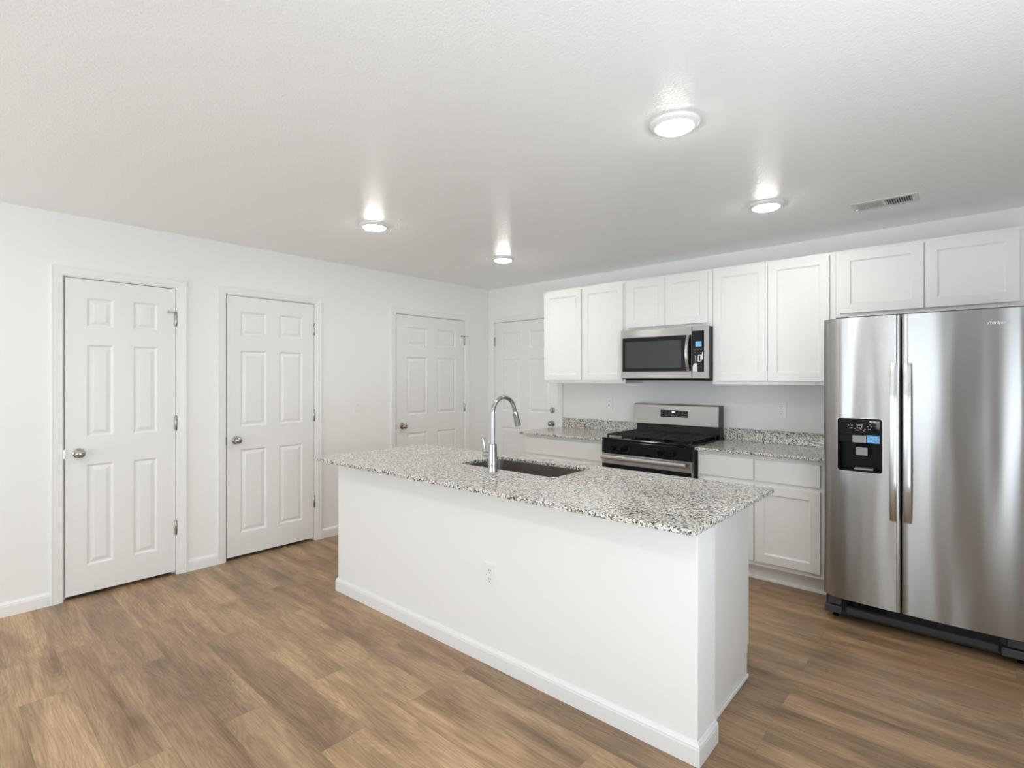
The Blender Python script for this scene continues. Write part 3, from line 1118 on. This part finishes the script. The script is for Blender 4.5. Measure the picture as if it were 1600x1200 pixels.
obj('window', MB().box(X0 + .004, X1 - .004, -0.6745, -0.6722, 0.330, 0.706), M['black_glass'], od, bevel=0.0008, label='black glass oven window')
q = MB()
poly = [(-0.716, 0.742), (-0.726, 0.748), (-0.728, 0.762), (-0.726, 0.777), (-0.716, 0.782), (-0.711, 0.778), (-0.711, 0.746)]
q.prism(poly, lambda a, b, s: (s, a, b), X0 + .020, X1 - .030)
hd = obj('handle', q, M['steel_handle'], od, bevel=0.002, uv='h')
for x in (X0 + .045, X1 - .075):
    obj('bracket', MB().box(x, x + .022, -0.7115, -0.6725, 0.748, 0.776), M['dark_side'], hd, bevel=0.002)
obj('storage_drawer', MB().box(X0 + .003, X1 - .003, -0.668, -0.6355, 0.055, 0.228), M['steel'], rg, bevel=0.003, uv='h')
bg = obj('backguard', MB().prism([(-0.006, 0.9145), (-0.060, 0.9145), (-0.060, 0.992), (-0.112, 1.000), (-0.104, 1.170), (-0.096, 1.176), (-0.006, 1.176)], lambda a, b, s: (s, a, b), X0 - .008, X1 - .006), M['dark_side'], rg, bevel=0.002)
q = MB()
q.prism([(-0.1125, 1.0005), (-0.1155, 1.003), (-0.1075, 1.170), (-0.100, 1.1775), (-0.006, 1.1775), (-0.006, 1.1765), (-0.0985, 1.1765), (-0.1045, 1.170)], lambda a, b, s: (s, a, b), X0 - .009, X1 - .010)
obj('steel_fascia', q, M['steel'], bg, uv='h', label='brushed steel fascia')
obj('splash_panel', MB().prism([(-0.0605, 0.916), (-0.075, 0.916), (-0.064, 0.985), (-0.0605, 0.985)], lambda a, b, s: (s, a, b), X0 + .004, X1 - .016), M['black_enamel'], bg)


def on_guard(a, b, d):
    f = (b - 1.003) / 0.167
    return (a, -0.1155 + 0.008 * f - d, b)


cpn = obj('clock_panel', MB().prism([(2.218, 1.068), (2.218, 1.127), (2.464, 1.127), (2.464, 1.068)], on_guard, 0.0002, 0.0022), M['black_glass'], bg, label='black touch panel')
q = MB().prism([(2.322, 1.104), (2.322, 1.118), (2.352, 1.118), (2.352, 1.104)], on_guard, 0.0022, 0.0028)
obj('clock_display', q, M['screen_white'], cpn, label='lit clock digits')
for x0 in (2.236, 2.412):
    q = MB()
    for x in (x0, x0 + .027):
        for z in (1.077, 1.096, 1.115):
            q.prism([(x, z), (x, z + .003), (x + .010, z + .003), (x + .010, z)], on_guard, 0.0022, 0.0026)
    obj('key_print', q, M['ink'], cpn)
for x in (2.318, 2.338, 2.358):
    obj('key_bar', MB().prism([(x, 1.078), (x, 1.082), (x + .012, 1.082), (x + .012, 1.078)], on_guard, 0.0022, 0.0026), M['ink'], cpn)


# ------------------------------------------------------------------ refrigerator
FX0, FX1 = 3.617, 4.530
FZ0, FZ1 = 0.150, 1.746
XG = 3.9875
fr = thing('refrigerator', 'stainless side by side refrigerator with ice dispenser at the end of the counter', 'refrigerator', ((FX0 + FX1) / 2, -0.45, 0))
obj('body', MB().box(FX0 + .006, FX1 - .006, -0.855, -0.04, 0.03, 1.738), M['dark_side'], fr, bevel=0.004)


def front_y(x):
    w = FX1 - FX0
    u = (x - FX0) / w
    y = -0.942 - 0.010 * (1 - (2 * u - 1) ** 2)
    y += 0.052 * math.exp(-((x - FX0) / 0.040)) + 0.052 * math.exp(-((FX1 - x) / 0.040))
    return y


def fridge_door(xa, xb, hole):
    xs = [xa + (xb - xa) * i / 36 for i in range(37)]
    if xa == FX0:
        xs += [xa + .004 * i for i in range(1, 16)]
    else:
        xs += [xb - .004 * i for i in range(1, 16)]
    zs = {FZ0, FZ1}
    if hole:
        xs = [x for x in xs if min(abs(x - hole[0]), abs(x - hole[1])) > .002] + [hole[0], hole[1]]
        zs |= {hole[2], hole[3]}
    xs = sorted(set(xs))
    zs = sorted(zs)
    yb = -0.862
    gapr = 0.005
    def fy(x):
        y = front_y(x)
        for e, g in ((xa, xa != FX0), (xb, xb != FX1)):
            if g and abs(x - e) < 1e-6:
                y += gapr
        return y
    mb = MB()
    for j in range(len(zs) - 1):
        for i in range(len(xs) - 1):
            cx, cz = (xs[i] + xs[i + 1]) / 2, (zs[j] + zs[j + 1]) / 2
            if not (hole and hole[0] < cx < hole[1] and hole[2] < cz < hole[3]):
                mb.add([(xs[i], fy(xs[i]), zs[j]), (xs[i + 1], fy(xs[i + 1]), zs[j]), (xs[i + 1], fy(xs[i + 1]), zs[j + 1]), (xs[i], fy(xs[i]), zs[j + 1])], [(0, 1, 2, 3)])
            mb.add([(xs[i], yb, zs[j]), (xs[i + 1], yb, zs[j]), (xs[i + 1], yb, zs[j + 1]), (xs[i], yb, zs[j + 1])], [(0, 1, 2, 3)])
        for x in (xa, xb):
            mb.add([(x, fy(x), zs[j]), (x, yb, zs[j]), (x, yb, zs[j + 1]), (x, fy(x), zs[j + 1])], [(0, 1, 2, 3)])
    for z in (FZ0, FZ1):
        for i in range(len(xs) - 1):
            mb.add([(xs[i], fy(xs[i]), z), (xs[i + 1], fy(xs[i + 1]), z), (xs[i + 1], yb, z), (xs[i], yb, z)], [(0, 1, 2, 3)])
    return mb


HOLE = (3.697, 3.903, 0.886, 1.178)
dl = obj('door', fridge_door(FX0, XG - .004, HOLE), M['fridge_steel'], fr, smooth=True, uv='h')
dR = obj('door', fridge_door(XG + .004, FX1, None), M['fridge_steel'], fr, smooth=True, uv='h')
obj('gasket', MB().box(FX0 + .012, FX1 - .012, -0.8618, -0.8555, FZ0 + .006, FZ1 - .012), M['seal'], fr)


def fridge_handle(xc, parent):
    q = MB()
    w = 0.0165
    rows = []
    z0, z1 = 0.640, 1.484
    for i in range(33):
        f = i / 32
        z = z0 + (z1 - z0) * f
        s = math.sin(math.pi * f)
        y = -0.972 - 0.030 * min(1, s * 1.6) ** 0.7
        rows.append([(xc - w, y + .012, z), (xc - w, y + .002, z), (xc - w + .003, y, z), (xc + w - .003, y, z), (xc + w, y + .002, z), (xc + w, y + .012, z), (xc - w, y + .012, z)])
    q.sheet(rows)
    q.add(rows[0][:-1], [tuple(range(6))])
    q.add(rows[-1][:-1], [tuple(range(6))])
    for z in (z0 + .02, z1 - .02):
        q.box(xc - w + .003, xc + w - .003, -0.968, -0.949, z - .02, z + .02)
    return obj('handle', q, M['steel_handle'], parent, smooth=True, uv='v')


fridge_handle(3.957, dl)
fridge_handle(4.017, dR)
lettering('lettering', 'Whirlpool', 0.023, M['lettering'], dR, (4.362, front_y(4.362) - .0008, 1.676), (math.pi / 2, 0, 0))

# ice and water dispenser
ds = obj('dispenser', MB(), M['black_plastic'], dl, label='black ice and water dispenser')
q = MB()
hx0, hx1, hz0, hz1 = HOLE
yo = front_y(3.80)
cav_top = 1.088
back = -0.885
# cavity walls
q.add([(hx0, front_y(hx0), hz0), (hx0, back, hz0), (hx0, back, cav_top), (hx0, front_y(hx0), cav_top)], [(0, 1, 2, 3)])
q.add([(hx1, front_y(hx1), hz0), (hx1, back, hz0), (hx1, back, cav_top), (hx1, front_y(hx1), cav_top)], [(0, 1, 2, 3)])
q.add([(hx0, front_y(hx0), hz0), (hx1, front_y(hx1), hz0), (hx1, back, hz0), (hx0, back, hz0)], [(0, 1, 2, 3)])
q.add([(hx0, back, hz0), (hx1, back, hz0), (hx1, back, cav_top), (hx0, back, cav_top)], [(0, 1, 2, 3)])
q.box(hx0, hx1, front_y(hx0) - .0015, back, cav_top, hz1)
org = Vector(root_of(ds).location)
bm = bmesh.new()
vs = [bm.verts.new(Vector(p) - org) for p in q.v]
for f in q.f:
    bm.faces.new([vs[i] for i in f])
bm.to_mesh(ds.data)
bm.free()
if not ds.data.materials:
    ds.data.materials.append(M['black_plastic'])


def rr_ring(x0, x1, z0, z1, r, wd, ya, yb2):
    o = rounded(x0, x1, z0, z1, r)
    i = rounded(x0 + wd, x1 - wd, z0 + wd, z1 - wd, max(r - wd, .002))
    o += [o[0]]
    i += [i[0]]
    mb = MB()
    mb.sheet([[(x, front_y(x) + ya, z) for x, z in o], [(x, front_y(x) + yb2, z) for x, z in o], [(x, front_y(x) + yb2, z) for x, z in i], [(x, front_y(x) + ya, z) for x, z in i], [(x, front_y(x) + ya, z) for x, z in o]])
    return mb


obj('bezel', rr_ring(hx0 - .003, hx1 + .003, hz0 - .003, hz1 + .003, 0.014, 0.012, 0.0, -0.003), M['black_plastic'], ds)
obj('bezel_trim', rr_ring(hx0 - .006, hx1 + .006, hz0 - .006, hz1 + .006, 0.017, 0.003, 0.0, -0.0025), M['steel_handle'], ds, uv='h', label='bright steel rim')
yp = front_y(hx0) - .0015
dp = obj('touch_panel', MB().box(hx0 + .004, hx1 - .004, yp - .0020, yp - .0001, cav_top + .004, hz1 - .004), M['black_glass'], ds, label='black touch panel')
q = MB()
ycp = yp - .0022


def flat(x0, x1, z0, z1):
    q.box(x0, x1, ycp - .0004, ycp + .0002, z0, z1)


# tumbler outline, icons and captions of the touch panel
q.prism([(3.786, 1.150), (3.789, 1.150), (3.792, 1.128), (3.789, 1.128)], lambda a, b, s: (a, s, b), ycp - .0004, ycp + .0002)
q.prism([(3.814, 1.150), (3.811, 1.150), (3.808, 1.128), (3.811, 1.128)], lambda a, b, s: (a, s, b), ycp - .0004, ycp + .0002)
flat(3.790, 3.810, 1.126, 1.129)
flat(3.792, 3.808, 1.141, 1.145)
for x, z, w in ((3.745, 1.139, .006), (3.760, 1.139, .008), (3.755, 1.146, .004), (3.752, 1.124, .014), (3.775, 1.122, .008), (3.800, 1.121, .010), (3.822, 1.120, .006), (3.838, 1.120, .014), (3.835, 1.135, .006), (3.852, 1.136, .006), (3.846, 1.146, .004), (3.782, 1.113, .014), (3.815, 1.111, .010)):
    flat(x, x + w, z, z + .0028)
obj('panel_print', q, M['print'], dp)
q = MB()
q.prism(rounded(3.846, 3.894, 1.159, 1.173, .003, 3), lambda a, b, s: (a, s, b), ycp - .0006, ycp)
sk2 = obj('sticker', q, M['paper'], dp, label='small white sticker')
q = MB()
q.box(3.854, 3.866, ycp - .0010, ycp - .0006, 1.163, 1.167)
q.box(3.874, 3.886, ycp - .0010, ycp - .0006, 1.164, 1.168)
obj('sticker_print', q, M['ink'], sk2)
q = MB()
q.box(3.700, 3.902, -0.947, -0.925, 1.046, 1.087)
obj('spout_hood', q, M['black_plastic'], ds, bevel=0.002)
obj('ice_chute', MB().prism([(3.768, 1.046), (3.768, 1.086), (3.832, 1.086), (3.832, 1.046)], lambda a, b, s: (a, s, b), -0.9505, -0.9472), M['mid_grey'], ds, bevel=0.001, label='grey ice chute')
bl = obj('sticker', MB().box(3.834, 3.899, -0.9485, -0.9472, 1.046, 1.090), M['blue_label'], ds, label='bright blue label')
q = MB()
for r in range(4):
    for c in range(5):
        if (r * 5 + c) % 4 != 3:
            q.box(3.839 + c * .0115, 3.847 + c * .0115, -0.9490, -0.9485, 1.052 + r * .009, 1.0545 + r * .009)
obj('sticker_print', q, simple('label_print', (0.6, 0.75, 0.9), 0.5), bl)
pd = obj('paddle', MB().prism([(-0.893, 1.045), (-0.905, 1.045), (-0.928, 0.972), (-0.918, 0.970)], lambda a, b, s: (s, a, b), 3.780, 3.838), M['black_plastic'], ds, bevel=0.002)
obj('paddle_pad', MB().box(3.781, 3.837, -0.936, -0.9295, 0.974, 1.018), M['mid_grey'], pd, bevel=0.003, label='grey paddle pad')
obj('drip_tray', MB().box(3.772, 3.862, -0.940, -0.887, 0.888, 0.902), M['mid_grey'], ds, bevel=0.003, label='grey drip tray')

# base grille and feet
kg = obj('base_grille', MB().box(FX0 + .095, FX1 - .155, -0.868, -0.8555, 0.045, 0.135), M['seal'], fr)
q = MB()
q.prism([(-0.868, 0.048), (-0.884, 0.052), (-0.888, 0.084), (-0.868, 0.090)], lambda a, b, s: (s, a, b), FX0 + .112, FX1 - .162)
obj('grille_rail', q, M['grey_plastic'], kg, bevel=0.001)
obj('grille_rail', MB().box(FX0 + .112, FX0 + .30, -0.886, -0.868, 0.098, 0.122), M['black_plastic'], kg, bevel=0.001)
for a0, a1 in ((FX0 + .004, FX0 + .090), (FX1 - .150, FX1 - .004)):
    c = obj('foot_cover', MB().box(a0, a1, -0.900, -0.856, 0.044, 0.085), M['grey_plastic'], fr, bevel=0.003)
    obj('hinge_bracket', MB().box(a0 + .022, a1, -0.905, -0.8625, 0.097, 0.1445), M['grey_plastic'], fr, bevel=0.002)
    obj('leveling_leg', MB().lathe(((a0 + a1) / 2, -0.815, 0.0), (0, 0, 1), [(0.015, 0), (0.015, 0.010), (0.008, 0.012), (0.008, 0.0298)], 16), M['black_plastic'], c)
q = MB()
for x in (FX0 + .05, FX1 - .05):
    q = MB().lathe((x - .015, -0.12, 0.0202), (1, 0, 0), [(0.02, 0), (0.02, 0.03)], 16)
    obj('roller', q, M['black_plastic'], fr)


# ------------------------------------------------------------------ ceiling lights and vent
def ceiling_light(x, y, label):
    t = thing('ceiling_light', label, 'ceiling light', (x, y, H), 'round flush ceiling lights')
    obj('trim_ring', MB().lathe((x, y, H), (0, 0, -1), [(0.099, 0.0002), (0.099, 0.004), (0.094, 0.010), (0.078, 0.018), (0.0735, 0.018), (0.073, 0.010)], 48), M['plastic_white'], t, smooth=True)
    obj('lens', MB().lathe((x, y, H), (0, 0, -1), [(0.0725, 0.0105), (0.0725, 0.019), (0.066, 0.0235), (0.05, 0.027), (0.025, 0.029), (0.004, 0.0295)], 40), M['lens'], t, smooth=True, label='glowing white lens')
    return t


ceiling_light(3.367, -2.388, 'round ceiling light over the near right end of the island, largest in view')
ceiling_light(3.351, -1.078, 'round ceiling light nearest the ceiling vent, in front of the wall cabinets')
ceiling_light(1.242, -2.388, 'round ceiling light above the aisle by the second door, leftmost in the room view')
ceiling_light(1.231, -1.087, 'round ceiling light closest to the room corner, smallest in view')
ceiling_light(3.36, -4.50, 'round ceiling light behind the camera in line with the refrigerator')
ceiling_light(1.24, -4.60, 'round ceiling light behind the camera in line with the first door')

V = (3.727, 4.043, -0.757, -0.578)
t = thing('ceiling_vent', 'white louvered ceiling vent above the refrigerator', 'vent', ((V[0] + V[1]) / 2, (V[2] + V[3]) / 2, H))
q = MB()
z0, z1 = H - .006, H - .0002
fw = 0.028
q.box(V[0], V[1], V[2], V[2] + fw, z0, z1)
q.box(V[0], V[1], V[3] - fw, V[3], z0, z1)
q.box(V[0], V[0] + fw, V[2] + fw, V[3] - fw, z0, z1)
q.box(V[1] - fw, V[1], V[2] + fw, V[3] - fw, z0, z1)
xm = (V[0] + V[1]) / 2
q.box(xm - .006, xm + .006, V[2] + fw, V[3] - fw, z0, z1)
obj('frame', q, M['vent'], t, bevel=0.0012)
obj('duct_opening', MB().box(V[0] + fw, V[1] - fw, V[2] + fw, V[3] - fw, H - .0012, H - .0004), M['duct'], t)
for s, a0, a1 in ((-1, V[0] + fw, xm - .006), (1, xm + .006, V[1] - fw)):
    for i in range(11):
        x = a0 + (a1 - a0) * (i + .5) / 11
        q = MB()
        dx = 0.0034 * s
        q.prism([(x - dx - .0008, H - .0013), (x - dx + .0008, H - .0013), (x + dx + .0008, H - .008), (x + dx - .0008, H - .008)], lambda a, b, ss: (a, ss, b), V[2] + fw + .0005, V[3] - fw - .0005)
        obj('louver', q, M['vent'], t)
obj('damper_lever', MB().box(V[0] + .012, V[0] + .024, V[3] - .06, V[3] - .045, H - .014, H - .0061), M['plastic_white'], t, bevel=0.001)
